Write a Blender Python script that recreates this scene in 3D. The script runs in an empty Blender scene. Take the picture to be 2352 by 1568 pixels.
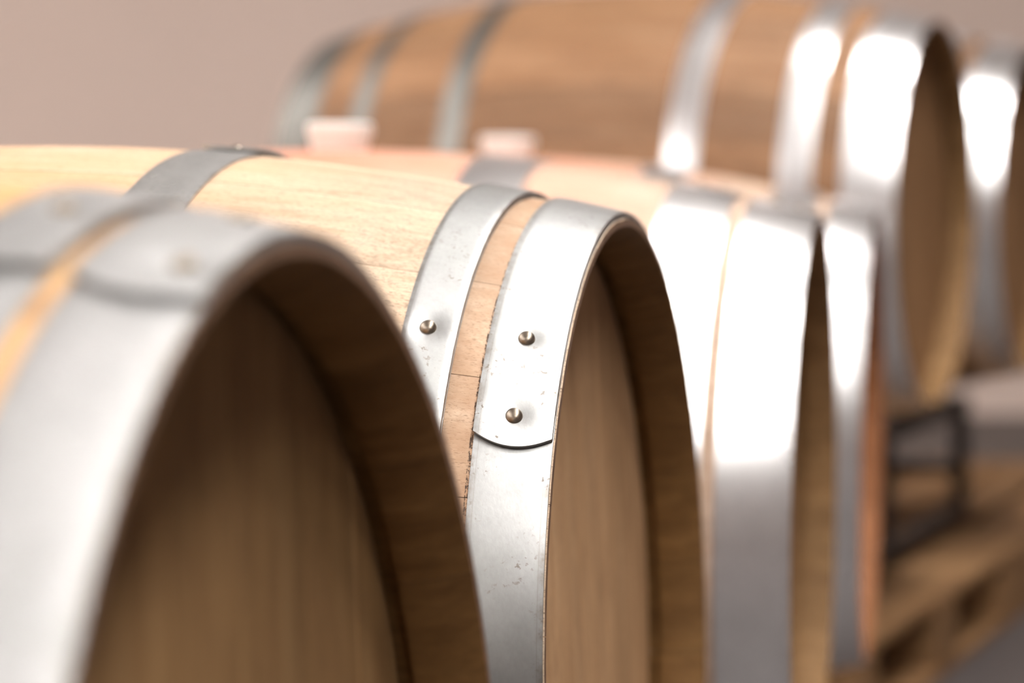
import bpy, bmesh, math, random
from mathutils import Vector, Matrix
random.seed(7)
SC = bpy.context.scene
COL = SC.collection
PI = math.pi

# ------------------------------------------------------------------ camera
FLOOR = -0.80                       # camera frame: floor lies 0.80 m under the lens
UP = 0.80
cd = bpy.data.cameras.new('camera')
cam = bpy.data.objects.new('camera', cd)
COL.objects.link(cam)
cam.location = (0, 0, UP)
cam.rotation_euler = (PI / 2 - 0.0583, 0, 0)
cd.sensor_width = 36
cd.lens = 5325 / 2352 * 36
cd.clip_start = 0.02
cd.dof.use_dof = True
cd.dof.focus_distance = 1.30
cd.dof.aperture_fstop = 3.8
SC.camera = cam

# ------------------------------------------------------------------ view, world
SC.view_settings.view_transform = 'Standard'
SC.view_settings.look = 'None'
SC.view_settings.gamma = 1
SC.view_settings.use_curve_mapping = False
SC.view_settings.exposure = 0.68
w = bpy.data.worlds.new('hall_daylight')
SC.world = w
w.use_nodes = True
w.node_tree.nodes['Background'].inputs[0].default_value = (0.93, 0.90, 0.90, 1)
w.node_tree.nodes['Background'].inputs[1].default_value = 0.05


LAMP_STRENGTH = 56.0
FILL_STRENGTH = 4.4

# ------------------------------------------------------------------ materials


def new_mat(name):
    m = bpy.data.materials.new(name)
    m.use_nodes = True
    nt = m.node_tree
    b = nt.nodes['Principled BSDF']
    return m, nt, b


def N(nt, typ, **kw):
    n = nt.nodes.new(typ)
    for k, v in kw.items():
        if k.startswith('i_'):
            n.inputs[k[2:]].default_value = v
        else:
            setattr(n, k, v)
    return n


def L(nt, a, b):
    nt.links.new(a, b)


def ramp(nt, fac, stops):
    r = N(nt, 'ShaderNodeValToRGB')
    els = r.color_ramp.elements
    while len(els) < len(stops):
        els.new(0.5)
    for e, (p, c) in zip(els, stops):
        e.position = p
        e.color = (c[0], c[1], c[2], 1) if not isinstance(c, (int, float)) else (c, c, c, 1)
    L(nt, fac, r.inputs[0])
    return r.outputs[0]


def math_n(nt, op, a, b=None, c=None, clamp=False):
    n = N(nt, 'ShaderNodeMath', operation=op, use_clamp=clamp)
    for i, x in enumerate((a, b, c)):
        if x is None:
            continue
        if isinstance(x, (int, float)):
            n.inputs[i].default_value = x
        else:
            L(nt, x, n.inputs[i])
    return n.outputs[0]


def mix(nt, fac, a, b, mode='MIX'):
    n = N(nt, 'ShaderNodeMix', data_type='RGBA', blend_type=mode)
    for sock, x in ((n.inputs[0], fac), (n.inputs[6], a), (n.inputs[7], b)):
        if isinstance(x, (int, float)):
            sock.default_value = x
        elif isinstance(x, tuple):
            sock.default_value = (x[0], x[1], x[2], 1)
        else:
            L(nt, x, sock)
    return n.outputs[2]


def wood(name, dark, mid, light, rough=0.62, pores=0.5, stain=None, stain_w=0.22, blotch=0.0,
         blotch_col=(0.1, 0.06, 0.03), vary=0.12, sx=1.0, bump=0.25, bandx=None, spec=0.35):
    """oak: grain runs along the local X axis of every piece; each piece gets its own offset and tint"""
    m, nt, b = new_mat(name)
    tc = N(nt, 'ShaderNodeTexCoord')
    oi = N(nt, 'ShaderNodeObjectInfo')
    off = N(nt, 'ShaderNodeVectorMath', operation='SCALE', i_Scale=37.0)
    comb = N(nt, 'ShaderNodeCombineXYZ')
    for i in range(3):
        L(nt, oi.outputs['Random'], comb.inputs[i])
    L(nt, comb.outputs[0], off.inputs[0])
    add = N(nt, 'ShaderNodeVectorMath', operation='ADD')
    L(nt, tc.outputs['Object'], add.inputs[0])
    L(nt, off.outputs[0], add.inputs[1])

    def noise(scale, det, vec_scale, rough_=0.55, dist=0.0):
        mp = N(nt, 'ShaderNodeMapping')
        mp.inputs['Scale'].default_value = vec_scale
        L(nt, add.outputs[0], mp.inputs[0])
        n = N(nt, 'ShaderNodeTexNoise')
        n.inputs['Scale'].default_value = scale
        n.inputs['Detail'].default_value = det
        n.inputs['Roughness'].default_value = rough_
        n.inputs['Distortion'].default_value = dist
        L(nt, mp.outputs[0], n.inputs['Vector'])
        return n.outputs['Fac']
    g1 = noise(1.0, 6, (5 * sx, 70, 70), 0.6, 0.6)
    g2 = noise(1.0, 3, (2.2, 9, 9), 0.5)
    pz = noise(1.0, 2, (95 * sx, 1500, 1500), 0.5)
    fz = noise(1.0, 3, (28 * sx, 420, 420), 0.6)
    col = ramp(nt, g1, [(0.28, dark), (0.5, mid), (0.72, light)])
    g2r = ramp(nt, g2, [(0.3, 0.80), (0.7, 1.08)])
    col = mix(nt, 1.0, col, g2r, 'MULTIPLY')
    tint = ramp(nt, oi.outputs['Random'], [(0.0, 1.0 - vary), (1.0, 1.0 + vary * 0.5)])
    col = mix(nt, 1.0, col, tint, 'MULTIPLY')
    col = mix(nt, 1.0, col, ramp(nt, fz, [(0.35, 0.86), (0.62, 1.05)]), 'MULTIPLY')
    pm = ramp(nt, pz, [(0.37, 1.0), (0.43, 0.0)])
    col = mix(nt, math_n(nt, 'MULTIPLY', pm, pores), col, tuple(c * 0.28 for c in mid))
    sep = N(nt, 'ShaderNodeSeparateXYZ')
    L(nt, tc.outputs['Object'], sep.inputs[0])
    if stain:
        ax = math_n(nt, 'ABSOLUTE', sep.outputs[0])
        fall = math_n(nt, 'SUBTRACT', 1.0, math_n(nt, 'DIVIDE', ax, stain_w), clamp=True)
        nz = noise(1.0, 4, (6, 14, 14), 0.6)
        fac = math_n(nt, 'MULTIPLY', math_n(nt, 'POWER', fall, 0.6), ramp(nt, nz, [(0.3, 0.25), (0.6, 1.0)]))
        col = mix(nt, fac, col, stain)
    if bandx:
        # mottled browner tone on the short run of wood between the two end hoops
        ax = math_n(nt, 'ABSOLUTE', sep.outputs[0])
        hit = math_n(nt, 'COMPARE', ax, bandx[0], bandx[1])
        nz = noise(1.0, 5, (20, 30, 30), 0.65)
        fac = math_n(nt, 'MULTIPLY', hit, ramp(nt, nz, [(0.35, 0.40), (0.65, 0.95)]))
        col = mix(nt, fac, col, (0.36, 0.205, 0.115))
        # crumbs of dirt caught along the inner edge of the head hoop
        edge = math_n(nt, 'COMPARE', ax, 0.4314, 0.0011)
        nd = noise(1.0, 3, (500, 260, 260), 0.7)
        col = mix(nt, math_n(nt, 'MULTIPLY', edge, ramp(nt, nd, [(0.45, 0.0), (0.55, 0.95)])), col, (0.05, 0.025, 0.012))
    if blotch:
        nz = noise(1.0, 4, (9, 16, 16), 0.6, 0.8)
        fac = math_n(nt, 'MULTIPLY', ramp(nt, nz, [(0.52, 0.0), (0.72, 1.0)]), blotch)
        col = mix(nt, fac, col, blotch_col)
    L(nt, col, b.inputs['Base Color'])
    b.inputs['Roughness'].default_value = rough
    b.inputs['Specular IOR Level'].default_value = spec
    bm_ = N(nt, 'ShaderNodeBump')
    bm_.inputs['Strength'].default_value = bump
    bm_.inputs['Distance'].default_value = 0.0008
    L(nt, math_n(nt, 'SUBTRACT', g1, math_n(nt, 'MULTIPLY', pm, 0.6)), bm_.inputs['Height'])
    L(nt, bm_.outputs[0], b.inputs['Normal'])
    return m


def galvanised(name, base=(0.80, 0.80, 0.80), rough=0.36, metal=0.9, dirt=0.35, patina=0.25):
    m, nt, b = new_mat(name)
    tc = N(nt, 'ShaderNodeTexCoord')

    def noise(sc, det, r=0.6, vs=(1, 1, 1)):
        mp = N(nt, 'ShaderNodeMapping')
        mp.inputs['Scale'].default_value = vs
        L(nt, tc.outputs['Object'], mp.inputs[0])
        n = N(nt, 'ShaderNodeTexNoise')
        n.inputs['Scale'].default_value = sc
        n.inputs['Detail'].default_value = det
        n.inputs['Roughness'].default_value = r
        L(nt, mp.outputs[0], n.inputs['Vector'])
        return n.outputs['Fac']
    cloud = noise(16, 5, 0.65)
    speck = noise(330, 3, 0.6)
    speck_zone = noise(34, 3, 0.6)
    brush = noise(1.0, 3, 0.6, (420, 240, 240))
    col = ramp(nt, cloud, [(0.3, tuple(c * (1 - patina) for c in base)), (0.62, base)])
    sp = math_n(nt, 'MULTIPLY', ramp(nt, speck, [(0.59, 0.0), (0.67, 1.0)]),
                ramp(nt, speck_zone, [(0.48, 0.0), (0.62, 1.0)]))
    col = mix(nt, math_n(nt, 'MULTIPLY', sp, dirt), col, (0.16, 0.10, 0.06))
    br = ramp(nt, brush, [(0.35, 0.95), (0.6, 1.0)])
    col = mix(nt, 1.0, col, br, 'MULTIPLY')
    # grime and rubbed zinc along both rims of the band
    at = N(nt, 'ShaderNodeAttribute', attribute_name='across')
    ed = math_n(nt, 'ABSOLUTE', math_n(nt, 'SUBTRACT', math_n(nt, 'MULTIPLY', at.outputs['Fac'], 2.0), 1.0))
    em = ramp(nt, ed, [(0.80, 0.0), (0.97, 1.0)])
    en = ramp(nt, noise(90, 5, 0.7), [(0.42, 0.0), (0.62, 1.0)])
    col = mix(nt, math_n(nt, 'MULTIPLY', math_n(nt, 'MULTIPLY', em, en), dirt), col, (0.13, 0.09, 0.06))
    ln = math_n(nt, 'COMPARE', ed, 0.86, 0.012)
    col = mix(nt, math_n(nt, 'MULTIPLY', math_n(nt, 'MULTIPLY', ln, 0.45), dirt), col, (0.16, 0.13, 0.10))
    # fine hair scratches
    sc = noise(1.0, 1, 0.5, (60, 1400, 1400))
    scm = ramp(nt, sc, [(0.24, 0.5), (0.30, 0.0)])
    col = mix(nt, math_n(nt, 'MULTIPLY', scm, dirt), col, (0.30, 0.26, 0.22))
    L(nt, col, b.inputs['Base Color'])
    b.inputs['Metallic'].default_value = metal
    rr = ramp(nt, cloud, [(0.2, min(1, rough + 0.06)), (0.8, rough)])
    L(nt, math_n(nt, 'ADD', rr, math_n(nt, 'MULTIPLY', sp, 0.3)), b.inputs['Roughness'])
    bp = N(nt, 'ShaderNodeBump')
    bp.inputs['Strength'].default_value = 0.12
    bp.inputs['Distance'].default_value = 0.0006
    L(nt, math_n(nt, 'ADD', brush, cloud), bp.inputs['Height'])
    L(nt, bp.outputs[0], b.inputs['Normal'])
    return m


def plain(name, col, rough=0.6, metal=0.0, var=0.12, scale=6.0, bump=0.0):
    m, nt, b = new_mat(name)
    tc = N(nt, 'ShaderNodeTexCoord')
    n = N(nt, 'ShaderNodeTexNoise')
    n.inputs['Scale'].default_value = scale
    n.inputs['Detail'].default_value = 5
    L(nt, tc.outputs['Object'], n.inputs['Vector'])
    c = ramp(nt, n.outputs['Fac'], [(0.3, tuple(x * (1 - var) for x in col)), (0.7, tuple(min(1, x * (1 + var)) for x in col))])
    L(nt, c, b.inputs['Base Color'])
    b.inputs['Roughness'].default_value = rough
    b.inputs['Metallic'].default_value = metal
    if bump:
        bp = N(nt, 'ShaderNodeBump')
        bp.inputs['Strength'].default_value = bump
        bp.inputs['Distance'].default_value = 0.004
        L(nt, n.outputs['Fac'], bp.inputs['Height'])
        L(nt, bp.outputs[0], b.inputs['Normal'])
    return m


M = {}
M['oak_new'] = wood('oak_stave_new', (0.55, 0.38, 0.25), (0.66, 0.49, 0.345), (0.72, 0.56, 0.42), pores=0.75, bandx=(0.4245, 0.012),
                    stain=(0.56, 0.32, 0.16), stain_w=0.34)
M['oak_amber'] = wood('oak_stave_amber', (0.52, 0.28, 0.12), (0.66, 0.38, 0.17), (0.74, 0.47, 0.24), pores=0.4)
M['oak_wine'] = wood('oak_stave_wine', (0.54, 0.35, 0.24), (0.61, 0.43, 0.315), (0.66, 0.49, 0.38), pores=0.3,
                     stain=(0.62, 0.25, 0.16), stain_w=0.30)
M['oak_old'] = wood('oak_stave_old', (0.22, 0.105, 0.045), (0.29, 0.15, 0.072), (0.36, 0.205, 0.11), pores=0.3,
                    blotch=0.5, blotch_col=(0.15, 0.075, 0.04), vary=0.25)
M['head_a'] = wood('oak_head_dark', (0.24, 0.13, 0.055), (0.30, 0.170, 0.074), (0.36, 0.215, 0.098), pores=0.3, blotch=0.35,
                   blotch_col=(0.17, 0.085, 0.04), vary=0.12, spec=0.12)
M['head_b'] = wood('oak_head_tan', (0.44, 0.25, 0.125), (0.53, 0.315, 0.165), (0.62, 0.385, 0.215), pores=0.3, blotch=0.35,
                   blotch_col=(0.26, 0.14, 0.07), vary=0.12, spec=0.12)
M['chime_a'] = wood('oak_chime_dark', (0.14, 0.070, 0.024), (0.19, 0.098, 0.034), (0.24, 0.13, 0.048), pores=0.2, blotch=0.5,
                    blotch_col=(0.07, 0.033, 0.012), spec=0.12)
M['chime_b'] = wood('oak_chime_tan', (0.22, 0.12, 0.05), (0.30, 0.17, 0.075), (0.37, 0.22, 0.10), pores=0.2, blotch=0.35,
                    blotch_col=(0.15, 0.08, 0.035), spec=0.12)
M['head_e'] = wood('oak_head_brown', (0.31, 0.165, 0.078), (0.38, 0.207, 0.10), (0.45, 0.255, 0.13), pores=0.3, blotch=0.3, spec=0.12)
M['head_c'] = wood('oak_head_ruddy', (0.38, 0.20, 0.10), (0.47, 0.255, 0.13), (0.55, 0.31, 0.17), pores=0.3, blotch=0.3, spec=0.12)
M['head_d'] = wood('oak_head_red', (0.36, 0.15, 0.07), (0.46, 0.20, 0.095), (0.54, 0.26, 0.13), pores=0.3, spec=0.12)
M['chime_d'] = wood('oak_chime_red', (0.30, 0.12, 0.05), (0.40, 0.165, 0.072), (0.48, 0.21, 0.10), pores=0.2, spec=0.12)
M['endgrain'] = plain('oak_end_grain', (0.16, 0.083, 0.045), 0.8, var=0.35, scale=180)
M['zinc'] = galvanised('galvanised_hoop', (0.35, 0.347, 0.342), rough=0.40, dirt=0.5, patina=0.22)
M['zinc_shaded'] = galvanised('galvanised_hoop_shaded', (0.43, 0.422, 0.416), rough=0.46)  # darker, rougher zinc carries the camera operator's shade on the nearest hoops
M['zinc_grey'] = galvanised('galvanised_hoop_grey', (0.50, 0.50, 0.49), rough=0.42, patina=0.3)
M['zinc_bright'] = galvanised('galvanised_hoop_bright', (0.82, 0.80, 0.80), rough=0.26, dirt=0.2, patina=0.12)
M['zinc_unlit'] = galvanised('galvanised_hoop_unlit', (0.24, 0.23, 0.21), rough=0.45, patina=0.35)  # zinc darkened so the far-end hoops look dim; shade put into the colour
M['rivet'] = plain('rivet_steel', (0.27, 0.225, 0.18), 0.36, 1.0, 0.3, 260)
M['bung'] = plain('white_silicone', (0.84, 0.85, 0.82), 0.45, 0, 0.04, 10)
M['steel_dark'] = plain('dark_rack_steel', (0.035, 0.028, 0.026), 0.5, 0.3, 0.3, 12)
M['pallet'] = wood('pallet_pine', (0.23, 0.115, 0.048), (0.32, 0.17, 0.073), (0.39, 0.22, 0.10), rough=0.75, pores=0.2, vary=0.25)
M['cradle'] = wood('cradle_timber', (0.22, 0.11, 0.05), (0.30, 0.16, 0.08), (0.36, 0.21, 0.11), rough=0.75, pores=0.2, vary=0.2)
M['plaster'] = plain('mauve_plaster', (0.86, 0.70, 0.615), 0.9, 0, 0.05, 0.5, 0.1)
M['plaster_dark'] = plain('brown_plaster', (0.22, 0.18, 0.165), 0.9, 0, 0.05, 0.5, 0.1)
M['ceiling'] = plain('ceiling_paint', (0.62, 0.55, 0.50), 0.9, 0, 0.04, 0.6)
M['concrete'] = plain('smooth_concrete_floor', (0.085, 0.072, 0.070), 0.5, 0, 0.10, 1.4, 0.05)
M['lamp_case'] = plain('lamp_housing', (0.55, 0.55, 0.55), 0.5, 0.4, 0.03, 5)
m_, nt_, b_ = new_mat('lamp_diffuser')
b_.inputs['Base Color'].default_value = (0.9, 0.9, 0.9, 1)
b_.inputs['Emission Color'].default_value = (1.0, 0.98, 0.95, 1)
b_.inputs['Emission Strength'].default_value = LAMP_STRENGTH
M['lamp'] = m_
m_, nt_, b_ = new_mat('fill_light_panel')  # glow of the added fill panels
b_.inputs['Base Color'].default_value = (0.85, 0.86, 0.88, 1)
b_.inputs['Emission Color'].default_value = (1.0, 0.985, 0.965, 1)
b_.inputs['Emission Strength'].default_value = FILL_STRENGTH
M['fill_light'] = m_

# ------------------------------------------------------------------ helpers


def mesh_from(name, verts, faces, mats, face_mat=None, smooth=True, sharp=None):
    me = bpy.data.meshes.new(name)
    me.from_pydata(verts, [], faces)
    for m in mats:
        me.materials.append(m)
    if face_mat:
        me.polygons.foreach_set('material_index', face_mat)
    me.update()
    bm = bmesh.new()
    bm.from_mesh(me)
    bmesh.ops.recalc_face_normals(bm, faces=bm.faces)
    bm.to_mesh(me)
    bm.free()
    if smooth:
        me.polygons.foreach_set('use_smooth', [True] * len(me.polygons))
        me.set_sharp_from_angle(angle=math.radians(sharp or 32))
    return me


def put(name, me, parent=None, loc=(0, 0, 0), rot=(0, 0, 0)):
    o = bpy.data.objects.new(name, me)
    COL.objects.link(o)
    o.parent = parent
    o.location = loc
    o.rotation_euler = rot
    return o


def empty(name, label, cat, loc, rotm=None, group=None):
    o = bpy.data.objects.new(name, None)
    COL.objects.link(o)
    o.empty_display_size = 0.05
    mat = Matrix.Translation(loc)
    if rotm is not None:
        mat = mat @ rotm.to_4x4()
    o.matrix_world = mat
    o['label'] = label
    o['category'] = cat
    if group:
        o['group'] = group
    return o


def box_mesh(name, sx, sy, sz, mat, bev=0.003):
    """box centred in x,y with its bottom at z=0"""
    bm = bmesh.new()
    bmesh.ops.create_cube(bm, size=1)
    bmesh.ops.scale(bm, vec=(sx, sy, sz), verts=bm.verts)
    bmesh.ops.translate(bm, vec=(0, 0, sz / 2), verts=bm.verts)
    if bev:
        bmesh.ops.bevel(bm, geom=bm.edges[:], offset=bev, segments=1, affect='EDGES')
    me = bpy.data.meshes.new(name)
    bm.to_mesh(me)
    bm.free()
    me.materials.append(mat)
    return me


def grid_solid(name, NU, NV, fo, fi, mats, cyc=False, edge_mat=0, mat_in=0, sharp=40):
    """closed shell from an outer grid fo(i,j) and an inner grid fi(i,j)"""
    vs = [fo(i, j) for i in range(NU) for j in range(NV)] + [fi(i, j) for i in range(NU) for j in range(NV)]
    K = NU * NV
    fs, fm = [], []
    ru = range(NU if cyc else NU - 1)
    for i in ru:
        i2 = (i + 1) % NU
        for j in range(NV - 1):
            a, b, c, d = i * NV + j, i2 * NV + j, i2 * NV + j + 1, i * NV + j + 1
            fs.append((a, b, c, d)); fm.append(0)
            fs.append((K + d, K + c, K + b, K + a)); fm.append(mat_in)
        for j in (0, NV - 1):
            a, b = i * NV + j, i2 * NV + j
            fs.append((a, K + a, K + b, b)); fm.append(edge_mat)
    if not cyc:
        for i in (0, NU - 1):
            for j in range(NV - 1):
                a, b = i * NV + j, i * NV + j + 1
                fs.append((a, b, K + b, K + a)); fm.append(edge_mat)
    me = mesh_from(name, vs, fs, mats, fm, True, sharp)
    if name.startswith('hoop'):
        at = me.attributes.new('across', 'FLOAT', 'POINT')
        at.data.foreach_set('value', [(k % NV) / (NV - 1) for k in range(2 * K)])
    return me


# ------------------------------------------------------------------ barrels
RH = 0.285 - 0.0016     # stave radius at the head


def radius(x, RB, LH):
    return RB - (RB - RH) * (x / LH) ** 2


def stave_mesh(RB, LH, n, mout, mchime, fine):
    NV = 37 if fine else 21
    NU = 6 if fine else 4
    half = PI / n - 0.00022 / 0.3
    REC, T0, T1 = 0.040, 0.0046, 0.024
    # stations cluster at both ends for the bevelled chime and the croze groove
    core = [-(LH - REC - 0.012) + 2 * (LH - REC - 0.012) * k / (NV - 1) for k in range(NV)]
    ends = [0.0, 0.004, 0.015, 0.030, 0.0345, 0.0355, 0.0470, 0.0480]
    xs = [-(LH - e) for e in ends] + core + [LH - e for e in reversed(ends)]

    def thick(x):
        e = LH - abs(x)
        if 0.0350 < e < 0.0475:
            return T1 - 0.009
        return min(T1 - 0.003, T0 + (T1 - T0) * (e / 0.034) ** 0.8) if e < 0.0350 else T1

    def P(i, j, inner):
        x = xs[j]
        r = radius(x, RB, LH) + (0 if not inner else -thick(x))
        u = -1 + 2 * i / (NU - 1)
        rr = r - (0.0005 if (abs(u) == 1 and not inner) else 0)
        a = u * half
        return (x, rr * math.sin(a), rr * math.cos(a))
    return grid_solid('stave', NU, len(xs), lambda i, j: P(i, j, False), lambda i, j: P(i, j, True),
                      [mout, mchime, M['endgrain']], edge_mat=2, mat_in=1, sharp=25)


def head_boards(root, RB, LH, side, tilt, mat, nb, zc):
    """head of nb boards laid edge to edge; side=+1 front, -1 back"""
    R = radius(LH - 0.04, RB, LH) - 0.0165
    xh = side * (LH - 0.0440)
    cuts = [-R]
    ws = [random.uniform(0.85, 1.15) for _ in range(nb)]
    s = sum(ws)
    for w_ in ws:
        cuts.append(cuts[-1] + 2 * R * w_ / s)
    for k in range(nb):
        y0, y1 = cuts[k] + 0.0002, cuts[k + 1] - 0.0002
        y0, y1 = max(y0, -R + 0.002), min(y1, R - 0.002)
        ns = 8
        loop = []
        for q in range(ns + 1):
            y = y0 + (y1 - y0) * q / ns
            loop.append((y, math.sqrt(max(R * R - y * y, 0))))
        loop += [(y, -z) for (y, z) in reversed(loop)]
        # board local frame: X along the grain, Y across, Z out of the head
        th = 0.020
        bz = 0.0006
        vs, fs = [], []
        n = len(loop)
        cy = (y0 + y1) / 2
        for (z, ins) in ((-th, 0), (-bz, 0), (0, bz)):
            for (y, x) in loop:
                yy = y - cy
                f = 1 - ins / max(abs(y1 - y0) / 2, 0.01)
                vs.append((x * (1 - ins / R), yy * f, z))
        for lv in (0, 1):
            for q in range(n):
                a, b = lv * n + q, lv * n + (q + 1) % n
                fs.append((a, b, b + n, a + n))
        fs.append(tuple(range(2 * n, 3 * n)))
        fs.append(tuple(reversed(range(n))))
        me = mesh_from('head_board', vs, fs, [mat], None, False)
        # grain axis in the head plane
        t = tilt
        gx = Vector((0, math.sin(t), math.cos(t)))
        gz = Vector((side, 0, 0))
        gy = gz.cross(gx)
        mw = Matrix((gx, gy, gz)).transposed().to_4x4()
        c = Vector((xh, 0, zc)) + gy * cy + gz * random.uniform(-0.0003, 0.0003)
        o = put('head_board', me, root)
        o.matrix_local = Matrix.Translation(c) @ mw


def hoop(root, RB, LH, e0, e1, side, mat, lap=None, rivets=(), fine=False, zc=0.0, edge=False):
    """e0..e1: distances from the chime; lap: angle (deg) where the overlapping end stops (bulging towards larger angles);
    angles: 0 = far side (+Y), 90 = top, 180 = near side"""
    NU = 200 if fine else 112
    T = 0.0015
    W = e1 - e0
    NVh = 7

    def base(th, s, lift):
        e = e0 + W * s
        x = LH - e
        r = radius(x, RB, LH) + lift
        # rolled edges
        r -= 0.0004 * max(0, abs(2 * s - 1) - 0.8) / 0.2 if lift > 0.0005 else 0
        return (side * x, r * math.cos(th), r * math.sin(th) + zc)
    h = put('hoop', grid_solid('hoop', NU, NVh,
                               lambda i, j: base(2 * PI * i / NU, j / (NVh - 1), 0.0001 + T),
                               lambda i, j: base(2 * PI * i / NU, j / (NVh - 1), 0.0001),
                               [mat], cyc=True), root)
    if lap is None:
        return h
    th1 = math.radians(lap)
    span = math.radians(max(30, lap - 60))
    NUl = 150 if fine else 44
    NVl = 21 if fine else 9
    bul = math.radians(1.45) * (W / 0.044)

    def P(i, j, inner):
        s = j / (NVl - 1)
        t = 1 - (1 - i / (NUl - 1)) ** 1.6
        end = th1 + bul * (1 - (2 * s - 1) ** 2)
        th = (th1 - span) + (end - (th1 - span)) * t
        f = min(1, t / 0.35)
        lift = 0.0001 + T + (0.0028 * f * f * (3 - 2 * f)) + 0.0007 * max(0, t - 0.9) / 0.1
        if inner:
            lift = 0.0001 + T + (lift - 0.0001 - T) * 0.10 if t < 0.96 else lift - T
            lift = min(lift, 0.0001 + T + 0.0011)
        else:
            for (ra, rs) in rivets:
                e = e0 + W * s
                dx = (e - (e0 + W * rs))
                dy = (th - math.radians(ra)) * 0.29
                d2 = dx * dx + dy * dy
                lift -= 0.0015 * math.exp(-d2 / (2 * 0.0062 ** 2)) * f
        return base(th, s, lift)
    put('hoop_lap', grid_solid('hoop_lap', NUl, NVl, lambda i, j: P(i, j, False), lambda i, j: P(i, j, True),
                               [mat], sharp=50), h)
    for (ra, rs) in rivets:
        e = e0 + W * rs
        x = LH - e
        r = radius(x, RB, LH) + 0.0001 + T + 0.0013
        a = math.radians(ra)
        prof = [(0.0052, -0.0012), (0.0052, 0.0002), (0.0050, 0.0012), (0.0043, 0.0023), (0.0032, 0.0031), (0.0017, 0.0036)]
        n = 28 if fine else 14
        vs = [(p * math.cos(2 * PI * q / n), p * math.sin(2 * PI * q / n), z) for (p, z) in prof for q in range(n)]
        vs.append((0, 0, 0.00375))
        fs = []
        for k in range(len(prof) - 1):
            for q in range(n):
                a_, b_2 = k * n + q, k * n + (q + 1) % n
                fs.append((a_, b_2, b_2 + n, a_ + n))
        top = (len(prof) - 1) * n
        for q in range(n):
            fs.append((top + q, top + (q + 1) % n, len(vs) - 1))
        fs.append(tuple(reversed(range(n))))
        me = mesh_from('rivet', vs, fs, [M['rivet']], None, True, 60)
        gz = Vector((0, math.cos(a), math.sin(a)))
        gx = Vector((1, 0, 0))
        gy = gz.cross(gx)
        o = put('rivet', me, h)
        o.matrix_local = Matrix.Translation(Vector((side * x, r * math.cos(a), r * math.sin(a) + zc))) @ \
            Matrix((gx, gy, gz)).transposed().to_4x4()
    return h


def bung(root, RB, ang, zc, R=0.030, hgt=0.020):
    prof = [(R * 0.80, -0.010), (R * 0.86, 0.000), (R * 0.95, hgt * 0.45), (R, hgt * 0.55), (R, hgt * 0.95), (R * 0.94, hgt),
            (R * 0.55, hgt), (R * 0.5, hgt * 0.86)]
    n = 32
    vs = [(p * math.cos(2 * PI * q / n), p * math.sin(2 * PI * q / n), z) for (p, z) in prof for q in range(n)]
    fs = []
    for k in range(len(prof) - 1):
        for q in range(n):
            a_, b_2 = k * n + q, k * n + (q + 1) % n
            fs.append((a_, b_2, b_2 + n, a_ + n))
    fs.append(tuple(range((len(prof) - 1) * n, len(prof) * n)))
    fs.append(tuple(reversed(range(n))))
    me = mesh_from('bung', vs, fs, [M['bung']], None, True, 40)
    o = put('bung', me, root)
    a = math.radians(ang)
    gz = Vector((0, math.cos(a), math.sin(a)))
    gx = Vector((1, 0, 0))
    gy = gz.cross(gx)
    o.matrix_local = Matrix.Translation(Vector((0, (RB) * math.cos(a), (RB) * math.sin(a) + zc))) @ \
        Matrix((gx, gy, gz)).transposed().to_4x4()
    o['label'] = 'white rubber bung'


def barrel(label, head, psi, tau, RB, LH, front, back, stave_mat, head_mat, chime_mat, hoop_mat, n=24, phase=0.0,
           tilt=0.1, nb=7, fine=False, bung_ang=90, bung_size=(0.030, 0.020), k=1.0):
    RB0, LH0 = RB, LH
    a = Vector((math.cos(psi) * math.cos(tau), -math.sin(psi) * math.cos(tau), math.sin(tau)))
    b = Vector((math.sin(psi), math.cos(psi), 0))
    u = a.cross(b)
    rot = Matrix((a, b, u)).transposed()
    centre = Vector(head) * k + Vector((0, 0, UP)) - a * LH * k
    base = centre - u * RB * k
    root = empty('wine_barrel', label, 'barrel', base, rot, 'oak wine barrels lying on their sides')
    root.scale = (k, k, k)
    zc = RB
    me = stave_mesh(RB, LH, n, stave_mat, chime_mat, fine)
    for k in range(n):
        # local stave points +Z (top = 90 deg); rotate about X
        put('stave', me, root, (0, 0, zc), (math.radians(phase + 360 * k / n), 0, 0))
    head_boards(root, RB, LH, 1, tilt, head_mat, nb, zc)
    head_boards(root, RB, LH, -1, tilt + 0.4, head_mat, nb, zc)
    for (e0, e1, lap, riv, mt) in front:
        hoop(root, RB, LH, e0, e1, 1, mt or hoop_mat, lap, riv, fine, zc)
    for (e0, e1, lap, riv, mt) in back:
        hoop(root, RB, LH, e0, e1, -1, mt or hoop_mat, lap, riv, False, zc)
    bung(root, RB, bung_ang, zc, *bung_size)
    return root, a, b, u, centre


# ------------------------------------------------------------------ setting


def struct(name, me, **kw):
    o = put(name, me, **kw)
    o['kind'] = 'structure'
    return o


WALL_Y = 8.86
for i in range(5):
    struct('fill_panel_%d' % (i + 1), box_mesh('fill_light_panel', 3.0, 1.3, 0.02, M['fill_light'], 0), loc=(-4.0, -2.95 + 1.9 * i, 4.13))  # added unseen glowing panels, fill light for the walls and wood
struct('floor', box_mesh('floor', 16, 16, 0.1, M['concrete'], 0), loc=(0, 2.86, -0.1))
struct('wall_back', box_mesh('wall_back', 16, 0.2, 4.3, M['plaster'], 0), loc=(0, WALL_Y + 0.1, 0))
struct('wall_left', box_mesh('wall_left', 0.2, 16, 4.3, M['plaster'], 0), loc=(-6.1, 2.86, 0))
struct('wall_right', box_mesh('wall_right', 0.2, 16, 4.3, M['plaster_dark'], 0), loc=(5.1, 2.86, 0))
struct('wall_front', box_mesh('wall_front', 16, 0.2, 4.3, M['plaster_dark'], 0), loc=(0, -5.1, 0))
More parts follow.
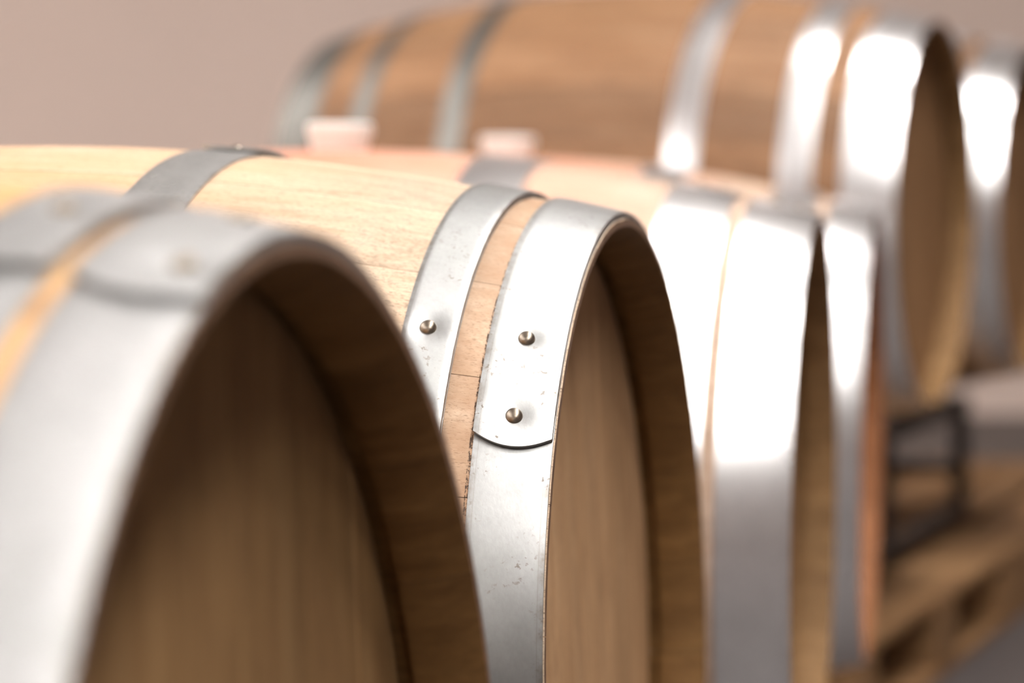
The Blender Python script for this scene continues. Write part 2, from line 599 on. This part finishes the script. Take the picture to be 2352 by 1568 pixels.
struct('ceiling', box_mesh('ceiling', 16, 16, 0.1, M['ceiling'], 0), loc=(0, 2.86, 4.16))

# ------------------------------------------------------------------ barrels in place
Z1, ZG, ZB = None, M['zinc_grey'], M['zinc_bright']
RB1, L1 = 0.3493, 0.4766
KD, KE = 1.0, 1.07       # slightly larger casks, standing a little farther back
mirror = lambda hs: [(a_, b_, None, (), m__) for (a_, b_, l_, r_, m__) in hs]

fa = [(0.0, 0.042, 111.5, ((107.0, 0.30), (90.0, 0.5)), None),
      (0.050, 0.081, 111.0, ((100.5, 0.5), (80.0, 0.5)), None),
      (0.249, 0.292, None, (), ZG)]
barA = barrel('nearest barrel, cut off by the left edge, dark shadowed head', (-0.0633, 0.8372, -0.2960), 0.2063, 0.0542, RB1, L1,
              fa, mirror(fa), M['oak_amber'], M['head_a'], M['chime_a'], M['zinc_shaded'], phase=4, tilt=0.05, bung_ang=70)
fb = [(0.0008, 0.044, 146.0, ((132.5, 0.52), (143.5, 0.52)), None),
      (0.062, 0.093, 148.0, ((133.0, 0.55), (144.0, 0.5)), None),
      (0.249, 0.292, 91.0, ((83.0, 0.4), (86.5, 0.65)), ZG)]
barB = barrel('sharp barrel second in the row, steel head hoop lap with two rivets', (0.0846, 1.5263, -0.2916), 0.2361, 0.0351, RB1, L1,
              fb, mirror(fb), M['oak_new'], M['head_b'], M['chime_a'], M['zinc'], phase=11, tilt=-0.10, fine=True, bung_ang=25)
fc = [(0.0, 0.063, 96.0, ((87.0, 0.35), (92.0, 0.65)), None),
      (0.076, 0.136, 96.0, ((87.0, 0.35), (92.5, 0.6)), None),
      (0.264, 0.326, None, (), None)]
barC = barrel('third barrel in the row, wine-stained pink around its white bung', (0.2930, 2.2198, -0.2951), 0.2079, -0.0051, RB1, L1,
              fc, mirror(fc), M['oak_wine'], M['head_c'], M['chime_b'], ZB, phase=2, tilt=0.1, bung_size=(0.033, 0.026))
fd = [(0.0, 0.055, 96.0, ((90.0, 0.5),), None),
      (0.070, 0.125, 92.0, ((82.0, 0.5),), None),
      (0.235, 0.290, None, (), None)]
barD = barrel('fourth barrel, its narrow head edge seen behind the third barrel', (0.4569, 2.9232, -0.2906), 0.2039, -0.0106, RB1, L1,
              fd, mirror(fd), M['oak_wine'], M['head_d'], M['chime_d'], ZB, phase=8, tilt=0.0, bung_size=(0.036, 0.026), k=KD)
RB2, L2 = 0.346, 0.484
fe = [(0.0, 0.073, 60.0, (), None), (0.112, 0.159, 60.0, (), None), (0.27, 0.317, 50.0, (), None)]
ZU = M['zinc_unlit']
be = [(0.0, 0.072, None, (), ZU), (0.138, 0.171, None, (), ZU), (0.297, 0.338, None, (), ZU)]
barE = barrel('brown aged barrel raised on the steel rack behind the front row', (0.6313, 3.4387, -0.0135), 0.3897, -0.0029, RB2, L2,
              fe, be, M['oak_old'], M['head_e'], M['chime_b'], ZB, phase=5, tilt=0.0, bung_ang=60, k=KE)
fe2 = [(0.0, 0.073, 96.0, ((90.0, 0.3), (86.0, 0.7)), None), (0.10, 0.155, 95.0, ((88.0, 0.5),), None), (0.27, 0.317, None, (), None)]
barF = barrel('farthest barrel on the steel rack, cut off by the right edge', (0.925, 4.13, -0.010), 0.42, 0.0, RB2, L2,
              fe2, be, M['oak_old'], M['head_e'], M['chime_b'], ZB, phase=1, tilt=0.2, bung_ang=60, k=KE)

# ------------------------------------------------------------------ pallets


def pallet(label, corner, ang, length=1.2, depth=0.8, height=0.144):
    """origin at the base of one corner; local X runs along the length (the side with the fork openings faces -Y)"""
    rot = Matrix.Rotation(ang, 3, 'Z')
    root = empty('wooden_pallet', label, 'pallet', Vector(corner), rot, 'wooden pallets on the floor')
    bh = height - 0.022 * 3
    bw = 0.145
    blk = box_mesh('block', bw, 0.10, bh, M['pallet'])
    run = box_mesh('bottom_board', length, 0.10, 0.022, M['pallet'])
    st = box_mesh('stringer_board', 0.145, depth, 0.022, M['pallet'])
    for yy in (0.05, depth / 2, depth - 0.05):
        put('bottom_board', run, root, (length / 2, yy, 0))
        for xx in (bw / 2, length / 2, length - bw / 2):
            put('block', blk, root, (xx, yy, 0.0221))
    for xx in (bw / 2, length / 2, length - bw / 2):
        put('stringer_board', st, root, (xx, depth / 2, 0.0222 + bh))
    for k in range(5):
        wd = (0.145, 0.10, 0.145, 0.10, 0.145)[k]
        yy = (0.0725, 0.235, 0.40, 0.565, depth - 0.0725)[k]
        put('deck_board', box_mesh('deck_board', length, wd, 0.022, M['pallet']), root, (length / 2, yy, 0.0443 + bh))
    return root


# under the rack: front edge runs parallel to the raised row
E_B = math.radians(24)
dirb = Vector((math.sin(E_B), math.cos(E_B), 0))
dirn = Vector((math.cos(E_B), -math.sin(E_B), 0))
# front edge passes through this floor point
pf = Vector((0.826 * 0.88, 4.42 * 0.88, 0))
LEN = 1.2
# opening centres measured at 3.69 and 4.17 m from the lens -> middle block near 3.93 m
mid = pf + dirb * ((3.93 - pf.y) / dirb.y)


def pallet_frame(label, midpt, ang_dir, depth=0.8, height=0.144):
    # local X runs along the row, so local -Y faces outward
    x = Vector((math.sin(ang_dir), math.cos(ang_dir), 0))
    y = Vector((-x.y, x.x, 0))
    corner = midpt - x * (LEN / 2)
    corner.z = 0.0006
    return pallet(label, corner, math.atan2(x.y, x.x), LEN, depth, height)


pr = pallet_frame('pale pallet with fork openings under the steel barrel rack, lower right', mid, E_B)
pallet_frame('pallet at the right edge of the frame, behind the one with visible fork openings', mid + dirb * 1.215, E_B)

# pallets under the front row
for (i, lab) in ((0, 'pallet carrying the nearest barrels, below the frame'), (1, 'pallet carrying the third and fourth barrels')):
    base = barB[4] if i == 0 else barD[4]
    c0 = (barA[4] + barB[4]) / 2 if i == 0 else (barC[4] + barD[4]) / 2
    d = ((barB[4] - barA[4]) if i == 0 else (barD[4] - barC[4]))
    d.z = 0
    d.normalize()
    nrm = Vector((d.y, -d.x, 0))
    midp = Vector((c0.x, c0.y, 0)) + nrm * 0.36
    pallet_frame(lab, midp, math.atan2(d.x, d.y), 0.72, 0.100)

# ------------------------------------------------------------------ cradles under the front row
PT = 0.1015        # deck of the low pallets under the front row


def cradle(label, bar, RB, LH, k=1.0):
    root_, a, b, u, c = bar
    ah = Vector((a.x, a.y, 0)).normalized()
    rot = Matrix((ah, b, Vector((0, 0, 1)))).transposed()
    t = empty('barrel_cradle', label, 'cradle', Vector((c.x, c.y, PT)), rot, 'timber cradles under the front row')
    for s in (1, -1):
        xx = s * 0.19
        r = radius((abs(xx) - 0.028) / k, RB, LH) * k + 0.0045
        zc = (c + a * xx).z - PT
        # saddle: block with a curved top that follows the stave curve
        n = 10
        hw, dx = 0.12, 0.028
        vs, fs = [], []
        for side in (-1, 1):
            for q in range(n + 1):
                y = -hw + 2 * hw * q / n
                z = zc - math.sqrt(r * r - y * y) - 0.0025 - abs(a.z) * 0.14
                vs.append((side * dx, y, max(z, 0.006)))
            for q in range(n + 1):
                y = -hw + 2 * hw * q / n
                vs.append((side * dx, y, 0))
        K = 2 * (n + 1)
        for q in range(n):
            fs.append((q, q + 1, K + q + 1, K + q))
            fs.append((n + 1 + q, n + 2 + q, K + n + 2 + q, K + n + 1 + q))
            fs.append((q, q + 1, n + 2 + q, n + 1 + q))
            fs.append((K + q, K + q + 1, K + n + 2 + q, K + n + 1 + q))
        fs.append((0, K, K + n + 1, n + 1))
        fs.append((n, K + n, K + 2 * n + 1, 2 * n + 1))
        put('saddle', mesh_from('saddle', vs, fs, [M['cradle']], None, False), t, (xx, 0, 0))


for bb, nm, kk in ((barA, 'timber cradle under the nearest barrel', 1), (barB, 'timber cradle under the sharp second barrel', 1),
               (barC, 'timber cradle under the wine-stained barrel', 1), (barD, 'timber cradle under the fourth barrel', KD)):
    cradle(nm, bb, RB1, L1, kk)

# ------------------------------------------------------------------ steel rack under the raised row
PT = 0.1456        # deck of the pallet under the rack
cE, cF = barE[4], barF[4]
bE = barE[2]
aE = barE[1]
ah = Vector((aE.x, aE.y, 0)).normalized()
rot = Matrix((ah, bE, Vector((0, 0, 1)))).transposed()
mc = (cE + cF) / 2
rack = empty('barrel_rack', 'dark steel rack holding the two raised barrels on its pallet', 'rack', Vector((mc.x, mc.y, PT)), rot)


def tube(a_, b_, w_, name, mat, parent):
    a_, b_ = Vector(a_), Vector(b_)
    me = box_mesh(name, w_, w_, (b_ - a_).length, mat, w_ * 0.12)
    o = put(name, me, parent)
    o.matrix_local = Matrix.Translation(a_) @ (b_ - a_).to_track_quat('Z', 'Y').to_matrix().to_4x4()
    return o


hs = (cE - mc).dot(bE)      # barrel offsets along the row inside the rack frame
TOPZ = 0.80 - PT
for xx in (0.31, -0.31):
    tube((xx, -0.62, 0.015), (xx, 0.82, 0.015), 0.03, 'bottom_rail', M['steel_dark'], rack)
    zr = UP - 0.0145 - RB2 * KE - PT - 0.030
    tube((xx, -0.62, zr), (xx, 0.82, zr), 0.035, 'top_rail', M['steel_dark'], rack)
    for yy in (-0.60, 0.10, 0.80):
        tube((xx, yy, 0.031), (xx, yy, zr - 0.018), 0.032, 'leg', M['steel_dark'], rack)
    for cc in (cE, cF):
        off = (cc - mc)
        oy, ox = off.dot(bE), off.dot(ah)
        r = radius((xx - ox) / KE, RB2, L2) * KE + 0.0085
        zc = cc.z - PT
        n = 20
        vs, fs = [], []
        for q in range(n + 1):
            an = math.radians(-90 - 38 + 76 * q / n)
            for (rr, dx) in ((r, -0.02), (r, 0.02), (r + 0.008, 0.02), (r + 0.008, -0.02)):
                vs.append((dx, rr * math.cos(an), rr * math.sin(an)))
        for q in range(n):
            for k in range(4):
                fs.append((q * 4 + k, q * 4 + (k + 1) % 4, q * 4 + 4 + (k + 1) % 4, q * 4 + 4 + k))
        fs += [(0, 1, 2, 3), (n * 4 + 3, n * 4 + 2, n * 4 + 1, n * 4)]
        put('saddle', mesh_from('saddle', vs, fs, [M['steel_dark']], None, True), rack, (xx, oy, zc))
        for sg in (-1, 1):
            yy = oy + sg * 0.19
            zt = zc - math.sqrt((r + 0.008) ** 2 - 0.19 ** 2) - 0.004
            if zt > zr + 0.02:
                tube((xx, yy, zr + 0.018), (xx, yy, zt), 0.02, 'strut', M['steel_dark'], rack)
for yy in (-0.60, 0.80):
    tube((-0.294, yy, 0.10), (0.294, yy, 0.10), 0.025, 'cross_bar', M['steel_dark'], rack)

# ------------------------------------------------------------------ boards lying farther back on the floor
for i, (z, dy, lab) in enumerate(((0.0, 0.0, 'lower brown board lying on the far floor behind the rack'),
                                  (0.046, 0.03, 'upper brown board resting on the lower one behind the rack'))):
    o = put('timber_board', box_mesh('timber_board', 1.6, 0.24, 0.044, M['pallet'], 0.004), None, (1.75, 6.32 + dy, z + 0.0005), (0, 0, 0.03 - 0.02 * i))
    o['label'], o['category'], o['group'] = lab, 'board', 'boards on the far floor'

# ------------------------------------------------------------------ ceiling lights
ROWS = (('farthest behind the camera', -3.2), ('second behind the camera', -1.6), ('directly above the camera', 0.0),
        ('above the sharp barrel', 1.6), ('nearest the back wall', 3.5))
for (where, y) in ROWS:
    t = empty('ceiling_light', 'bright ceiling light ' + where, 'light', Vector((0.97, y, 4.08)), None, 'ceiling lights in one row')
    put('housing', box_mesh('housing', 0.64, 0.56, 0.06, M['lamp_case'], 0.006), t, (0, 0, 0.012))
    put('diffuser', box_mesh('diffuser', 0.58, 0.50, 0.010, M['lamp'], 0), t, (0, 0, 0.0))
